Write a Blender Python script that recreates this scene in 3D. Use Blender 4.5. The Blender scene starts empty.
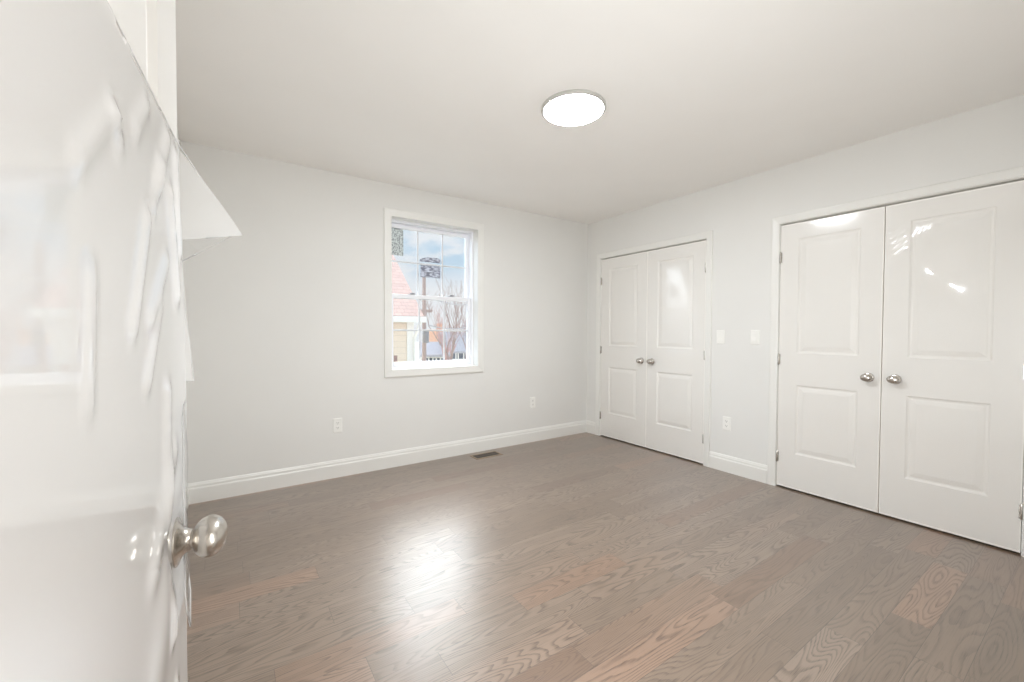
import bpy, bmesh, math, random
from mathutils import Vector, Matrix

S = bpy.context.scene
COL = S.collection
R_ = math.radians

# ------------------------------------------------------------------ camera
F_PX = 414.73
CAM_H = 1.1806
YAW, PITCH, ROLL = R_(34.132), R_(-1.3038), R_(0.2246)


def cam_axes():
    f = Vector((math.sin(YAW), math.cos(YAW), 0))
    r = Vector((math.cos(YAW), -math.sin(YAW), 0))
    u = Vector((0, 0, 1))
    f, u = f * math.cos(PITCH) + u * math.sin(PITCH), u * math.cos(PITCH) - f * math.sin(PITCH)
    r, u = r * math.cos(ROLL) + u * math.sin(ROLL), u * math.cos(ROLL) - r * math.sin(ROLL)
    return r, u, f


_r, _u, _f = cam_axes()
cd = bpy.data.cameras.new('camera')
cd.sensor_fit = 'HORIZONTAL'
cd.sensor_width = 36.0
cd.lens = 36.0 * F_PX / 1024.0
cd.clip_start = 0.01
cd.clip_end = 500
cam = bpy.data.objects.new('camera', cd)
COL.objects.link(cam)
M4 = Matrix((_r, _u, -_f)).transposed().to_4x4()
M4.translation = Vector((0, 0, CAM_H))
cam.matrix_world = M4
S.camera = cam

# ------------------------------------------------------------------ exposure
S.view_settings.view_transform = 'Standard'
S.view_settings.look = 'None'
S.view_settings.gamma = 1.0
S.view_settings.use_curve_mapping = False
S.view_settings.exposure = 0.70
S.cycles.max_bounces = 14
S.cycles.diffuse_bounces = 8
S.cycles.glossy_bounces = 6
S.cycles.transmission_bounces = 8
S.cycles.transparent_max_bounces = 24
S.cycles.caustics_reflective = False
S.cycles.caustics_refractive = False
S.cycles.sample_clamp_indirect = 6.0

LAMP_RADIANCE = 64.0
HALL_WATTS = 26.0
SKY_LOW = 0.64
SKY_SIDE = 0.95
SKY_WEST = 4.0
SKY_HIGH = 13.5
FILL_WATTS = 20.0
# added fill lamp by the camera, aimed level into the room to brighten it
fd = bpy.data.lights.new('fill_lamp', 'AREA')
fd.shape = 'DISK'
fd.size = 0.22
fd.energy = FILL_WATTS
fd.spread = R_(160)
fd.color = (0.93, 0.96, 0.97)
fo_ = bpy.data.objects.new('fill_lamp', fd)
fo_.location = (0.42, 0.10, 0.98)
fo_.rotation_euler = Vector((-0.80, -1.0, -0.10)).to_track_quat('Z', 'Y').to_euler()
COL.objects.link(fo_)


# ------------------------------------------------------------------ node helpers
class NT:
    def __init__(self, tree):
        self.t = tree
        self.n = tree.nodes
        self.l = tree.links

    def node(self, kind, **kw):
        nd = self.n.new(kind)
        for k, v in kw.items():
            setattr(nd, k, v)
        return nd

    def put(self, sock, v):
        if isinstance(v, bpy.types.NodeSocket):
            self.l.new(v, sock)
        elif v is not None:
            sock.default_value = v

    def math(self, op, a, b=None, c=None, clamp=False):
        nd = self.node('ShaderNodeMath', operation=op, use_clamp=clamp)
        self.put(nd.inputs[0], a)
        if b is not None:
            self.put(nd.inputs[1], b)
        if c is not None:
            self.put(nd.inputs[2], c)
        return nd.outputs[0]

    def mix(self, fac, a, b, blend='MIX'):
        nd = self.node('ShaderNodeMix', data_type='RGBA', blend_type=blend)
        self.put(nd.inputs[0], fac)
        self.put(nd.inputs[6], a)
        self.put(nd.inputs[7], b)
        return nd.outputs[2]

    def comb(self, x, y, z):
        nd = self.node('ShaderNodeCombineXYZ')
        for i, v in enumerate((x, y, z)):
            self.put(nd.inputs[i], v)
        return nd.outputs[0]

    def sep(self, v):
        nd = self.node('ShaderNodeSeparateXYZ')
        self.put(nd.inputs[0], v)
        return nd.outputs

    def noise(self, vec, scale=1.0, detail=2.0, rough=0.5, dist=0.0):
        nd = self.node('ShaderNodeTexNoise')
        if vec is not None:
            self.put(nd.inputs['Vector'], vec)
        nd.inputs['Scale'].default_value = scale
        nd.inputs['Detail'].default_value = detail
        nd.inputs['Roughness'].default_value = rough
        nd.inputs['Distortion'].default_value = dist
        return nd.outputs[0]

    def smooth(self, v, a, b, c=0.0, d=1.0):
        nd = self.node('ShaderNodeMapRange', interpolation_type='SMOOTHSTEP')
        self.put(nd.inputs[0], v)
        for i, x in enumerate((a, b, c, d)):
            self.put(nd.inputs[1 + i], x)
        return nd.outputs[0]

    def bump(self, h, strength, dist):
        nd = self.node('ShaderNodeBump')
        nd.inputs['Strength'].default_value = strength
        nd.inputs['Distance'].default_value = dist
        self.put(nd.inputs['Height'], h)
        return nd.outputs[0]


def rgba(c):
    return (c[0], c[1], c[2], 1.0)


def srgb(r, g, b):
    def f(v):
        v /= 255.0
        return v / 12.92 if v <= 0.04045 else ((v + 0.055) / 1.055) ** 2.4
    return (f(r), f(g), f(b))


def new_mat(name):
    m = bpy.data.materials.new(name)
    m.use_nodes = True
    t = NT(m.node_tree)
    return m, t, m.node_tree.nodes['Principled BSDF'], m.node_tree.nodes['Material Output']


def paint(name, col, rough=0.5, bump=0.0, bscale=220.0, metal=0.0, spec=0.5, var=0.02, coat=0.0):
    """plain painted / plastic / metal surface with a faint tonal variation and a fine texture"""
    m, t, p, o = new_mat(name)
    tc = t.node('ShaderNodeTexCoord')
    n = t.noise(tc.outputs['Object'], 3.0, 3.0)
    k = t.math('MULTIPLY_ADD', n, 2 * var, 1 - var)
    nd = t.node('ShaderNodeVectorMath', operation='SCALE')
    nd.inputs[0].default_value = col
    t.put(nd.inputs[3], k)
    t.put(p.inputs['Base Color'], nd.outputs[0])
    p.inputs['Roughness'].default_value = rough
    p.inputs['Metallic'].default_value = metal
    p.inputs['Specular IOR Level'].default_value = spec
    p.inputs['Coat Weight'].default_value = coat
    if bump:
        b = t.noise(tc.outputs['Object'], bscale, 2.0)
        t.put(p.inputs['Normal'], t.bump(b, bump, 0.002))
    return m


# ------------------------------------------------------------------ world: a hazy bright sky
W = bpy.data.worlds.new('sky')
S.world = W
W.use_nodes = True
wt = NT(W.node_tree)
bg = W.node_tree.nodes['Background']
tc = wt.node('ShaderNodeTexCoord')
dx, dy, dz = wt.sep(tc.outputs['Generated'])
cl = wt.noise(wt.comb(wt.math('MULTIPLY', dx, 2.2), wt.math('MULTIPLY', dy, 2.2), wt.math('MULTIPLY', dz, 6.0)), 2.4, 5.0, 0.55)
blue = wt.smooth(dz, 0.085, 0.18)
low = wt.mix(blue, rgba(srgb(243, 245, 250)), rgba(srgb(196, 222, 243)))
low = wt.mix(wt.smooth(cl, 0.47, 0.62, 0.0, 0.9), low, rgba(srgb(246, 248, 252)))
# added broad bright patch of sky, unseen, high up for the window's floor reflection
PATCH_DIR = Vector((math.sin(R_(24)) * math.cos(R_(51)), math.cos(R_(24)) * math.cos(R_(51)), math.sin(R_(51))))
dn = wt.node('ShaderNodeVectorMath', operation='DOT_PRODUCT')
wt.put(dn.inputs[0], tc.outputs['Generated'])
dn.inputs[1].default_value = PATCH_DIR
hi = wt.smooth(dn.outputs['Value'], math.cos(R_(29)), math.cos(R_(12)))
col = wt.mix(hi, low, rgba((0.96, 0.98, 1.0)))
wt.put(bg.inputs[0], col)
# sky brightness added overhead and outside the window's view, to light the houses
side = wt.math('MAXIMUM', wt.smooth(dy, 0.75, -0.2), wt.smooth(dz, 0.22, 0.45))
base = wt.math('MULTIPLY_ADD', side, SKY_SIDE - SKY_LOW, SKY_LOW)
west = wt.math('MULTIPLY', wt.math('MULTIPLY', wt.smooth(dx, 0.05, -0.45), wt.smooth(dy, -0.05, 0.3)), wt.smooth(dz, 0.0, 0.12))  # added bright sky out of view, whitens the window reveal
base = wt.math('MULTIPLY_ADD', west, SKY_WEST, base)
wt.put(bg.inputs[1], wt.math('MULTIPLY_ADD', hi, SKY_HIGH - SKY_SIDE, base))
W.cycles.sampling_method = 'MANUAL'
W.cycles.sample_map_resolution = 512


# ------------------------------------------------------------------ mesh helpers
class MB:
    def __init__(self):
        self.b = bmesh.new()

    def box(self, lo, hi, bev=0.0, seg=2):
        lo, hi = Vector(lo), Vector(hi)
        r = bmesh.ops.create_cube(self.b, size=1.0)
        vs = r['verts']
        for v in vs:
            v.co = Vector([(lo[i] + hi[i]) / 2 + v.co[i] * (hi[i] - lo[i]) for i in range(3)])
        if bev:
            es = list({e for v in vs for e in v.link_edges})
            bmesh.ops.bevel(self.b, geom=es, offset=bev, segments=seg, profile=0.6, affect='EDGES')
        return self

    def face(self, pts):
        vs = [self.b.verts.new(p) for p in pts]
        return self.b.faces.new(vs)

    def loft(self, rings, closed_ring=True, caps=True):
        vr = [[self.b.verts.new(p) for p in ring] for ring in rings]
        n = len(rings[0])
        for a, c in zip(vr, vr[1:]):
            for i in range(n if closed_ring else n - 1):
                j = (i + 1) % n
                self.b.faces.new((a[i], a[j], c[j], c[i]))
        if caps and closed_ring:
            self.b.faces.new(list(reversed(vr[0])))
            self.b.faces.new(vr[-1])
        return self

    def lathe(self, prof, n=32, mat=None, sx=1.0, sy=1.0):
        """prof = [(radius, height)], axis z; mat maps to place"""
        mat = mat or Matrix()
        rings = []
        for r, h in prof:
            rings.append([mat @ Vector((max(r, 1e-5) * sx * math.cos(2 * math.pi * i / n), max(r, 1e-5) * sy * math.sin(2 * math.pi * i / n), h)) for i in range(n)])
        return self.loft(rings)

    def tube(self, pts, radii, n=8):
        pts = [Vector(p) for p in pts]
        rings = []
        for i, p in enumerate(pts):
            d = (pts[min(i + 1, len(pts) - 1)] - pts[max(i - 1, 0)]).normalized()
            a = d.cross(Vector((0.123, 0.31, 0.95))).normalized()
            c = d.cross(a)
            r = radii[i] if hasattr(radii, '__len__') else radii
            rings.append([p + (a * math.cos(2 * math.pi * k / n) + c * math.sin(2 * math.pi * k / n)) * r for k in range(n)])
        return self.loft(rings)

    def sweep(self, prof, a, b, mapf):
        """extrude a closed 2-D profile between a and b; mapf(u, v, s) -> point"""
        return self.loft([[mapf(u, v, a) for u, v in prof], [mapf(u, v, b) for u, v in prof]])

    def build(self, name, mat, parent=None, smooth=False, angle=35):
        bmesh.ops.remove_doubles(self.b, verts=self.b.verts, dist=1e-6)
        bmesh.ops.recalc_face_normals(self.b, faces=self.b.faces)
        me = bpy.data.meshes.new(name)
        self.b.to_mesh(me)
        self.b.free()
        o = bpy.data.objects.new(name, me)
        COL.objects.link(o)
        for mm in (mat if isinstance(mat, (list, tuple)) else [mat]):
            me.materials.append(mm)
        if smooth:
            me.polygons.foreach_set('use_smooth', [True] * len(me.polygons))
            me.set_sharp_from_angle(angle=R_(angle))
        if parent:
            o.parent = parent
        return o


def empty(name, loc=(0, 0, 0), rz=0.0):
    o = bpy.data.objects.new(name, None)
    o.empty_display_size = 0.1
    o.location = loc
    o.rotation_euler = (0, 0, rz)
    COL.objects.link(o)
    return o


def tag(o, label=None, cat=None, kind=None, group=None):
    if label:
        o['label'] = label
    if cat:
        o['category'] = cat
    if kind:
        o['kind'] = kind
    if group:
        o['group'] = group
    return o


def copy_tree(o, parent=None):
    c = o.copy()
    COL.objects.link(c)
    if parent:
        c.parent = parent
    for ch in [x for x in COL.objects if x.parent == o]:
        copy_tree(ch, c)
    return c


# ------------------------------------------------------------------ dimensions (metres, camera over the origin)
XR, YB, H = 3.4686, 3.5431, 2.44      # right wall, window wall, ceiling
XL, YF = -0.262, -0.015               # left wall, door wall
WT = 0.12                             # wall thickness
DOOR_H = 1.99
C1 = (2.075, 3.325)                   # farther closet opening along y
C2 = (0.283, 1.480)                   # nearer closet opening along y
WX0, WX1, WZ0, WZ1 = 1.146, 1.990, 0.846, 2.163   # window opening
DO = (-0.125, 0.655)                  # doorway opening along x
HALL_Y = -1.45

# ------------------------------------------------------------------ materials
M = {}
M['wall'] = paint('grey_wall_paint', srgb(228, 227, 224), 0.75, 0.05, 260)
M['ceiling'] = paint('ceiling_paint', srgb(246, 244, 241), 0.85, 0.05, 240)
M['trim'] = paint('white_trim_paint', srgb(233, 232, 228), 0.32, 0.0)
M['door'] = paint('white_door_paint', srgb(250, 247, 242), 0.38, 0.04, 160)
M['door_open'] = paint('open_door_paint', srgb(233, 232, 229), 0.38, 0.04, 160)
M['nickel'] = paint('brushed_nickel', (0.60, 0.565, 0.52), 0.27, 0.0, metal=1.0)
M['vinyl'] = paint('white_vinyl', srgb(240, 241, 245), 0.35)
M['plate'] = paint('white_plate_plastic', srgb(240, 239, 235), 0.3)
M['slot'] = paint('dark_slot', (0.05, 0.045, 0.04), 0.6)
M['dark'] = paint('closet_dark_floor', (0.10, 0.085, 0.07), 0.7)
M['ring'] = paint('satin_grey_lamp_ring', (0.52, 0.51, 0.48), 0.45)
M['lock'] = paint('grey_lock_plastic', (0.25, 0.25, 0.27), 0.4)


PLANK_SEED = 700.0  # random plank tones, seeded so warm ones imitate a glow at near left


def floor_material():
    m, t, p, o = new_mat('oak_strip_floor')
    tc = t.node('ShaderNodeTexCoord')
    x, y, z = t.sep(tc.outputs['Object'])
    w = 0.1235
    ry = t.math('DIVIDE', t.math('ADD', y, 5.03), w)
    row = t.math('FLOOR', ry)
    wn = t.node('ShaderNodeTexWhiteNoise', noise_dimensions='1D')
    t.put(wn.inputs['W'], row)
    wn2 = t.node('ShaderNodeTexWhiteNoise', noise_dimensions='1D')
    t.put(wn2.inputs['W'], t.math('ADD', row, 41.7))
    L = t.math('MULTIPLY_ADD', wn2.outputs[0], 0.65, 0.62)
    xs = t.math('DIVIDE', t.math('MULTIPLY_ADD', wn.outputs[0], 5.3, t.math('ADD', x, 6.0)), L)
    cidx = t.math('FLOOR', xs)
    fx = t.math('MULTIPLY', t.math('FRACT', xs), L)
    fx = t.math('MINIMUM', fx, t.math('SUBTRACT', L, fx))
    fy = t.math('FRACT', ry)
    fy = t.math('MULTIPLY', t.math('MINIMUM', fy, t.math('SUBTRACT', 1.0, fy)), w)
    edge = t.math('MINIMUM', fx, fy)
    seam = t.smooth(edge, 0.0004, 0.0016, 1.0, 0.0)
    wn3 = t.node('ShaderNodeTexWhiteNoise', noise_dimensions='2D')
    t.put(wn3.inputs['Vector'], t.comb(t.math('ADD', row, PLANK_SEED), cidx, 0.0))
    idr, idg, idb = t.sep(wn3.outputs['Color'])
    idv = wn3.outputs['Value']
    # growth rings: contour lines of a stretched field, new for every plank
    gx = t.math('MULTIPLY_ADD', idr, 37.0, t.math('MULTIPLY', x, 1.15))
    gy = t.math('MULTIPLY_ADD', idg, 53.0, t.math('MULTIPLY', y, 9.0))
    field = t.noise(t.comb(gx, gy, t.math('MULTIPLY', idb, 19.0)), 1.0, 1.3, 0.40, 0.10)
    wob = t.noise(t.comb(t.math('MULTIPLY', x, 22.0), t.math('MULTIPLY', y, 60.0), idr), 1.0, 2.0)
    cnt = t.math('MULTIPLY_ADD', idb, 16.0, 20.0)
    ph = t.math('MULTIPLY_ADD', wob, 0.30, t.math('MULTIPLY', field, cnt))
    saw = t.math('FRACT', ph)
    ring = t.math('MULTIPLY', t.smooth(saw, 0.40, 0.86), t.smooth(saw, 0.90, 1.0, 1.0, 0.0))
    pores = t.noise(t.comb(t.math('MULTIPLY', x, 9.0), t.math('MULTIPLY', y, 330.0), idg), 1.0, 2.0, 0.6)
    pores = t.smooth(pores, 0.48, 0.72)
    cloud = t.noise(t.comb(t.math('MULTIPLY', x, 3.0), t.math('MULTIPLY', y, 14.0), idv), 1.0, 2.0)
    light = t.mix(idr, rgba(srgb(148, 127, 109)), rgba(srgb(129, 112, 98)))
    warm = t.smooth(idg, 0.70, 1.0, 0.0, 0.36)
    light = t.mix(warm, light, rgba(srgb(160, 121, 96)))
    dark = t.mix(1.0, light, rgba((0.30, 0.275, 0.255)), 'MULTIPLY')
    g = t.math('MULTIPLY', ring, t.math('MULTIPLY_ADD', pores, 0.45, 0.52))
    g = t.math('MULTIPLY', g, t.math('MULTIPLY_ADD', idr, 0.50, 0.50))
    g = t.math('ADD', g, t.math('MULTIPLY', pores, 0.24), clamp=True)
    c = t.mix(g, light, dark)
    v = t.math('MULTIPLY_ADD', idv, 0.56, 0.64)
    v = t.math('MULTIPLY', v, t.math('MULTIPLY_ADD', cloud, 0.30, 0.85))
    sc = t.node('ShaderNodeVectorMath', operation='SCALE')
    t.put(sc.inputs[0], c)
    t.put(sc.inputs[3], v)
    c = t.mix(t.math('MULTIPLY', seam, 0.5), sc.outputs[0], rgba((0.035, 0.027, 0.022)))
    t.put(p.inputs['Base Color'], c)
    p.inputs['Roughness'].default_value = 0.36
    p.inputs['Specular IOR Level'].default_value = 0.5
    p.inputs['Coat Weight'].default_value = 1.0
    p.inputs['Coat IOR'].default_value = 1.55
    p.inputs['Coat Roughness'].default_value = 0.31
    hgt = t.math('MULTIPLY_ADD', g, -0.25, t.math('MULTIPLY', seam, -1.0))
    bmp = t.bump(hgt, 0.30, 0.0012)
    t.put(p.inputs['Normal'], bmp)
    t.put(p.inputs['Coat Normal'], t.bump(hgt, 0.12, 0.0012))
    return m


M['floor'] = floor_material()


def film_material(name, haze, rough, ior=1.5, gain=1.0, through=0.45):
    m, t, p, o = new_mat(name)
    t.n.remove(p)
    ge = t.node('ShaderNodeNewGeometry')
    dt = t.node('ShaderNodeVectorMath', operation='DOT_PRODUCT')
    t.l.new(ge.outputs['Incoming'], dt.inputs[0])
    t.l.new(ge.outputs['Normal'], dt.inputs[1])
    c1 = t.math('SUBTRACT', 1.0, t.math('ABSOLUTE', dt.outputs['Value']), clamp=True)
    f0 = ((ior - 1) / (ior + 1)) ** 2
    f1 = t.math('MULTIPLY_ADD', t.math('POWER', c1, 5.0), 1.0 - f0, f0)
    fres = t.math('DIVIDE', t.math('MULTIPLY', f1, 2.0), t.math('ADD', f1, 1.0))   # both faces of the sheet
    gl = t.node('ShaderNodeBsdfGlossy')
    gl.inputs['Roughness'].default_value = rough
    tr = t.node('ShaderNodeBsdfTransparent')
    tr.inputs['Color'].default_value = (0.99, 0.99, 0.99, 1)
    df = t.node('ShaderNodeBsdfDiffuse')
    df.inputs['Color'].default_value = (0.97, 0.97, 0.97, 1)
    tl = t.node('ShaderNodeBsdfTranslucent')
    tl.inputs['Color'].default_value = (0.97, 0.97, 0.97, 1)
    a0 = t.node('ShaderNodeMixShader')
    a0.inputs[0].default_value = through
    t.l.new(df.outputs[0], a0.inputs[1])
    t.l.new(tl.outputs[0], a0.inputs[2])
    a = t.node('ShaderNodeMixShader')
    a.inputs[0].default_value = haze
    t.l.new(tr.outputs[0], a.inputs[1])
    t.l.new(a0.outputs[0], a.inputs[2])
    b = t.node('ShaderNodeMixShader')
    t.put(b.inputs[0], t.math('MULTIPLY', fres, gain))
    t.l.new(a.outputs[0], b.inputs[1])
    t.l.new(gl.outputs[0], b.inputs[2])
    t.l.new(b.outputs[0], o.inputs['Surface'])
    return m


M['film'] = film_material('clear_plastic_film', 0.10, 0.09)
M['film_door'] = film_material('door_plastic_film', 0.85, 0.035, 1.5, 0.92, 0.08)
M['film_fold'] = film_material('folded_plastic_film', 0.50, 0.08)


def glass_material():
    m, t, p, o = new_mat('window_glass')
    t.n.remove(p)
    ge = t.node('ShaderNodeNewGeometry')
    dt = t.node('ShaderNodeVectorMath', operation='DOT_PRODUCT')
    t.l.new(ge.outputs['Incoming'], dt.inputs[0])
    t.l.new(ge.outputs['Normal'], dt.inputs[1])
    c1 = t.math('SUBTRACT', 1.0, t.math('ABSOLUTE', dt.outputs['Value']), clamp=True)
    fres = t.math('MULTIPLY_ADD', t.math('POWER', c1, 5.0), 0.96, 0.04)
    gl = t.node('ShaderNodeBsdfGlossy')
    gl.inputs['Roughness'].default_value = 0.0
    tr = t.node('ShaderNodeBsdfTransparent')
    tr.inputs['Color'].default_value = (0.99, 0.995, 0.995, 1)
    b = t.node('ShaderNodeMixShader')
    t.l.new(fres, b.inputs[0])
    t.l.new(tr.outputs[0], b.inputs[1])
    t.l.new(gl.outputs[0], b.inputs[2])
    t.l.new(b.outputs[0], o.inputs['Surface'])
    return m


M['glass'] = glass_material()


def emit_material(name, col, s):
    m, t, p, o = new_mat(name)
    p.inputs['Base Color'].default_value = rgba((0.9, 0.9, 0.9))
    p.inputs['Emission Color'].default_value = rgba(col)
    p.inputs['Emission Strength'].default_value = s
    return m


# ------------------------------------------------------------------ the room shell
def wall_with_holes(name, span, zspan, holes, mapf, depth, mat):
    """a wall slab with rectangular holes; span along s, holes = (s0, s1, z0, z1); mapf(s, d, z)"""
    mb = MB()
    ss = sorted({span[0], span[1], *[h[0] for h in holes], *[h[1] for h in holes]})
    zs = sorted({zspan[0], zspan[1], *[h[2] for h in holes], *[h[3] for h in holes]})

    def solid(i, j):
        if not (0 <= i < len(ss) - 1 and 0 <= j < len(zs) - 1):
            return False
        cs, cz = (ss[i] + ss[i + 1]) / 2, (zs[j] + zs[j + 1]) / 2
        return not any(h[0] < cs < h[1] and h[2] < cz < h[3] for h in holes)
    for i in range(len(ss) - 1):
        for j in range(len(zs) - 1):
            if not solid(i, j):
                continue
            a, b, c, d = ss[i], ss[i + 1], zs[j], zs[j + 1]
            for dd in (0, depth):
                mb.face([mapf(a, dd, c), mapf(b, dd, c), mapf(b, dd, d), mapf(a, dd, d)])
            if not solid(i - 1, j):
                mb.face([mapf(a, 0, c), mapf(a, depth, c), mapf(a, depth, d), mapf(a, 0, d)])
            if not solid(i + 1, j):
                mb.face([mapf(b, 0, c), mapf(b, depth, c), mapf(b, depth, d), mapf(b, 0, d)])
            if not solid(i, j - 1):
                mb.face([mapf(a, 0, c), mapf(b, 0, c), mapf(b, depth, c), mapf(a, depth, c)])
            if not solid(i, j + 1):
                mb.face([mapf(a, 0, d), mapf(b, 0, d), mapf(b, depth, d), mapf(a, depth, d)])
    return mb.build(name, mat)


JT = 0.018   # jamb lining thickness
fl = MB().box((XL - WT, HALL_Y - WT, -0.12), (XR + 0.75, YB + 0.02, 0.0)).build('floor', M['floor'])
tag(fl, 'grey brown oak strip floor with a satin sheen', 'floor', 'structure')
ce = MB().box((XL - WT, HALL_Y - WT, H), (XR + 0.75, YB + WT, H + 0.1)).build('ceiling', M['ceiling'])
tag(ce, 'smooth white ceiling with a single round light', 'ceiling', 'structure')
wb = wall_with_holes('wall_back', (XL - WT, XR + 0.75), (-0.0, H), [(WX0 - JT, WX1 + JT, WZ0 - JT, WZ1 + JT)],
                     lambda s, d, z: (s, YB + d, z), 0.19, M['wall'])
tag(wb, 'pale grey painted wall with the window in it', 'wall', 'structure')
wr = wall_with_holes('wall_right', (HALL_Y, YB), (0, H), [(C1[0] - JT, C1[1] + JT, -1, DOOR_H + 0.012 + JT), (C2[0] - JT, C2[1] + JT, -1, DOOR_H + 0.012 + JT)],
                     lambda s, d, z: (XR + d, s, z), WT, M['wall'])
tag(wr, 'pale grey painted wall holding the two double door closets', 'wall', 'structure')
wl = MB().box((XL - WT, HALL_Y, 0), (XL, YB, H)).build('wall_left', M['wall'])
tag(wl, 'pale grey wall behind the open film covered door', 'wall', 'structure')
wf = wall_with_holes('wall_front', (XL, XR), (0, H), [(DO[0] - JT, DO[1] + JT, -1, 2.01 + JT)],
                     lambda s, d, z: (s, YF - d, z), WT, M['wall'])
tag(wf, 'pale grey wall with the doorway the camera stands in', 'wall', 'structure')
wh = MB().box((XL - WT, HALL_Y - WT, 0), (XR + WT, HALL_Y, H)).build('wall_hall', M['wall'])
tag(wh, 'pale grey hallway wall outside the doorway', 'wall', 'structure')
for nm, (a, b), lab in (('wall_closet', C1, 'plain wall inside the closet next to the window wall'), ('wall_closet', C2, 'plain wall inside the closet nearer the camera')):
    mb = MB()
    x0, x1 = XR + WT, XR + 0.72
    mb.box((x1, a - 0.10, 0), (x1 + 0.02, b + 0.10, H))
    mb.box((x0, a - 0.12, 0), (x1 + 0.02, a - 0.10, H))
    mb.box((x0, b + 0.10, 0), (x1 + 0.02, b + 0.12, H))
    o = mb.build(nm, M['wall'])
    tag(o, lab, 'wall', 'structure')

# ---- baseboards: a flat board with a moulded top
BBP = [(0, 0), (0.015, 0), (0.015, 0.098), (0.0135, 0.104), (0.011, 0.108), (0.0105, 0.122), (0.007, 0.130), (0.0045, 0.138), (0, 0.140)]


def baseboard(name, segs, mapf, label):
    mb = MB()
    for a, b in segs:
        mb.sweep(BBP, a, b, mapf)
    return tag(mb.build(name, M['trim']), label, 'baseboard', 'structure')


CW = 0.056     # casing width
CT = 0.016
baseboard('baseboard_back', [(XL, XR)], lambda u, v, s: (s, YB - u, v), 'white baseboard below the window')
baseboard('baseboard_left', [(YF, YB)], lambda u, v, s: (XL + u, s, v), 'white baseboard on the wall behind the open door')
baseboard('baseboard_right', [(C2[1] + CW + JT / 4, C1[0] - CW - JT / 4)], lambda u, v, s: (XR - u, s, v), 'short white baseboard between the two closets')
baseboard('baseboard_right', [(C1[1] + CW + 0.002, YB)], lambda u, v, s: (XR - u, s, v), 'tiny white baseboard piece in the far corner beside the closet')
baseboard('baseboard_right', [(YF, C2[0] - CW - 0.002)], lambda u, v, s: (XR - u, s, v), 'short white baseboard at the door wall beside the nearer closet')
baseboard('baseboard_front', [(DO[1] + CW + 0.01, XR)], lambda u, v, s: (s, YF + u, v), 'white baseboard on the doorway wall')

# ---- casings: a mitred moulded frame in a wall plane
CP = [(0, 0), (0, 0.010), (0.005, 0.0125), (0.012, 0.0115), (0.018, 0.013), (0.044, 0.016), (0.052, 0.016), (0.056, 0.013), (0.056, 0)]


def casing(mb, s0, s1, z0, z1, mapf, prof, four):
    """prof (u outward, v out of the wall). mapf(s, v, z)"""
    def ring(corner):
        out = []
        for u, v in prof:
            if corner == 'bl0':
                out.append(mapf(s0 - u, v, z0))
            elif corner == 'br0':
                out.append(mapf(s1 + u, v, z0))
            elif corner == 'tl':
                out.append(mapf(s0 - u, v, z1 + u))
            elif corner == 'tr':
                out.append(mapf(s1 + u, v, z1 + u))
            elif corner == 'bl':
                out.append(mapf(s0 - u, v, z0 - u))
            elif corner == 'br':
                out.append(mapf(s1 + u, v, z0 - u))
        return out
    if four:
        order = ['bl', 'tl', 'tr', 'br', 'bl']
        mb.loft([ring(c) for c in order], caps=False)
    else:
        mb.loft([ring(c) for c in ('bl0', 'tl', 'tr', 'br0')])


def door_trim(name, s0, s1, top, mapf, depth, label, both=False, dmap=None):
    mb = MB()
    casing(mb, s0 - 0.003, s1 + 0.003, 0.0, top + 0.003, mapf, CP, False)
    # jamb lining through the wall
    for a, b in ((s0 - JT, s0), (s1, s1 + JT)):
        pts = [mapf(a, 0, 0), mapf(b, 0, 0), mapf(b, -depth, 0), mapf(a, -depth, 0)]
        mb.loft([pts, [(p[0], p[1], top + JT) for p in pts]])
    pts = [mapf(s0, 0, top), mapf(s1, 0, top), mapf(s1, -depth, top), mapf(s0, -depth, top)]
    mb.loft([pts, [(p[0], p[1], top + JT) for p in pts]])
    # stop strip behind the leaves
    pts = [mapf(s0, -0.042, top - 0.012), mapf(s1, -0.042, top - 0.012), mapf(s1, -0.075, top - 0.012), mapf(s0, -0.075, top - 0.012)]
    mb.loft([pts, [(p[0], p[1], top) for p in pts]])
    return tag(mb.build(name, M['trim']), label, 'door trim', 'structure')


rmap = lambda s, v, z: (XR - v, s, z)
door_trim('trim_1', C1[0], C1[1], DOOR_H + 0.012, rmap, WT, 'white moulded casing around the farther closet by the corner')
door_trim('trim_2', C2[0], C2[1], DOOR_H + 0.012, rmap, WT, 'white moulded casing around the nearer closet')
door_trim('trim_3', DO[0], DO[1], 2.01, lambda s, v, z: (s, YF + v, z), WT, 'white casing around the doorway of the open door')


# ------------------------------------------------------------------ doors
def rect_ring(x0, x1, z0, z1, off, y):
    return [(x0 + off, y, z0 + off), (x1 - off, y, z0 + off), (x1 - off, y, z1 - off), (x0 + off, y, z1 - off)]


PANEL_PROF = [(0.0, 0.0), (0.003, 0.0025), (0.009, 0.0075), (0.014, 0.0085), (0.020, 0.0085), (0.024, 0.0065), (0.046, 0.0015), (0.050, 0.0010)]


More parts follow.
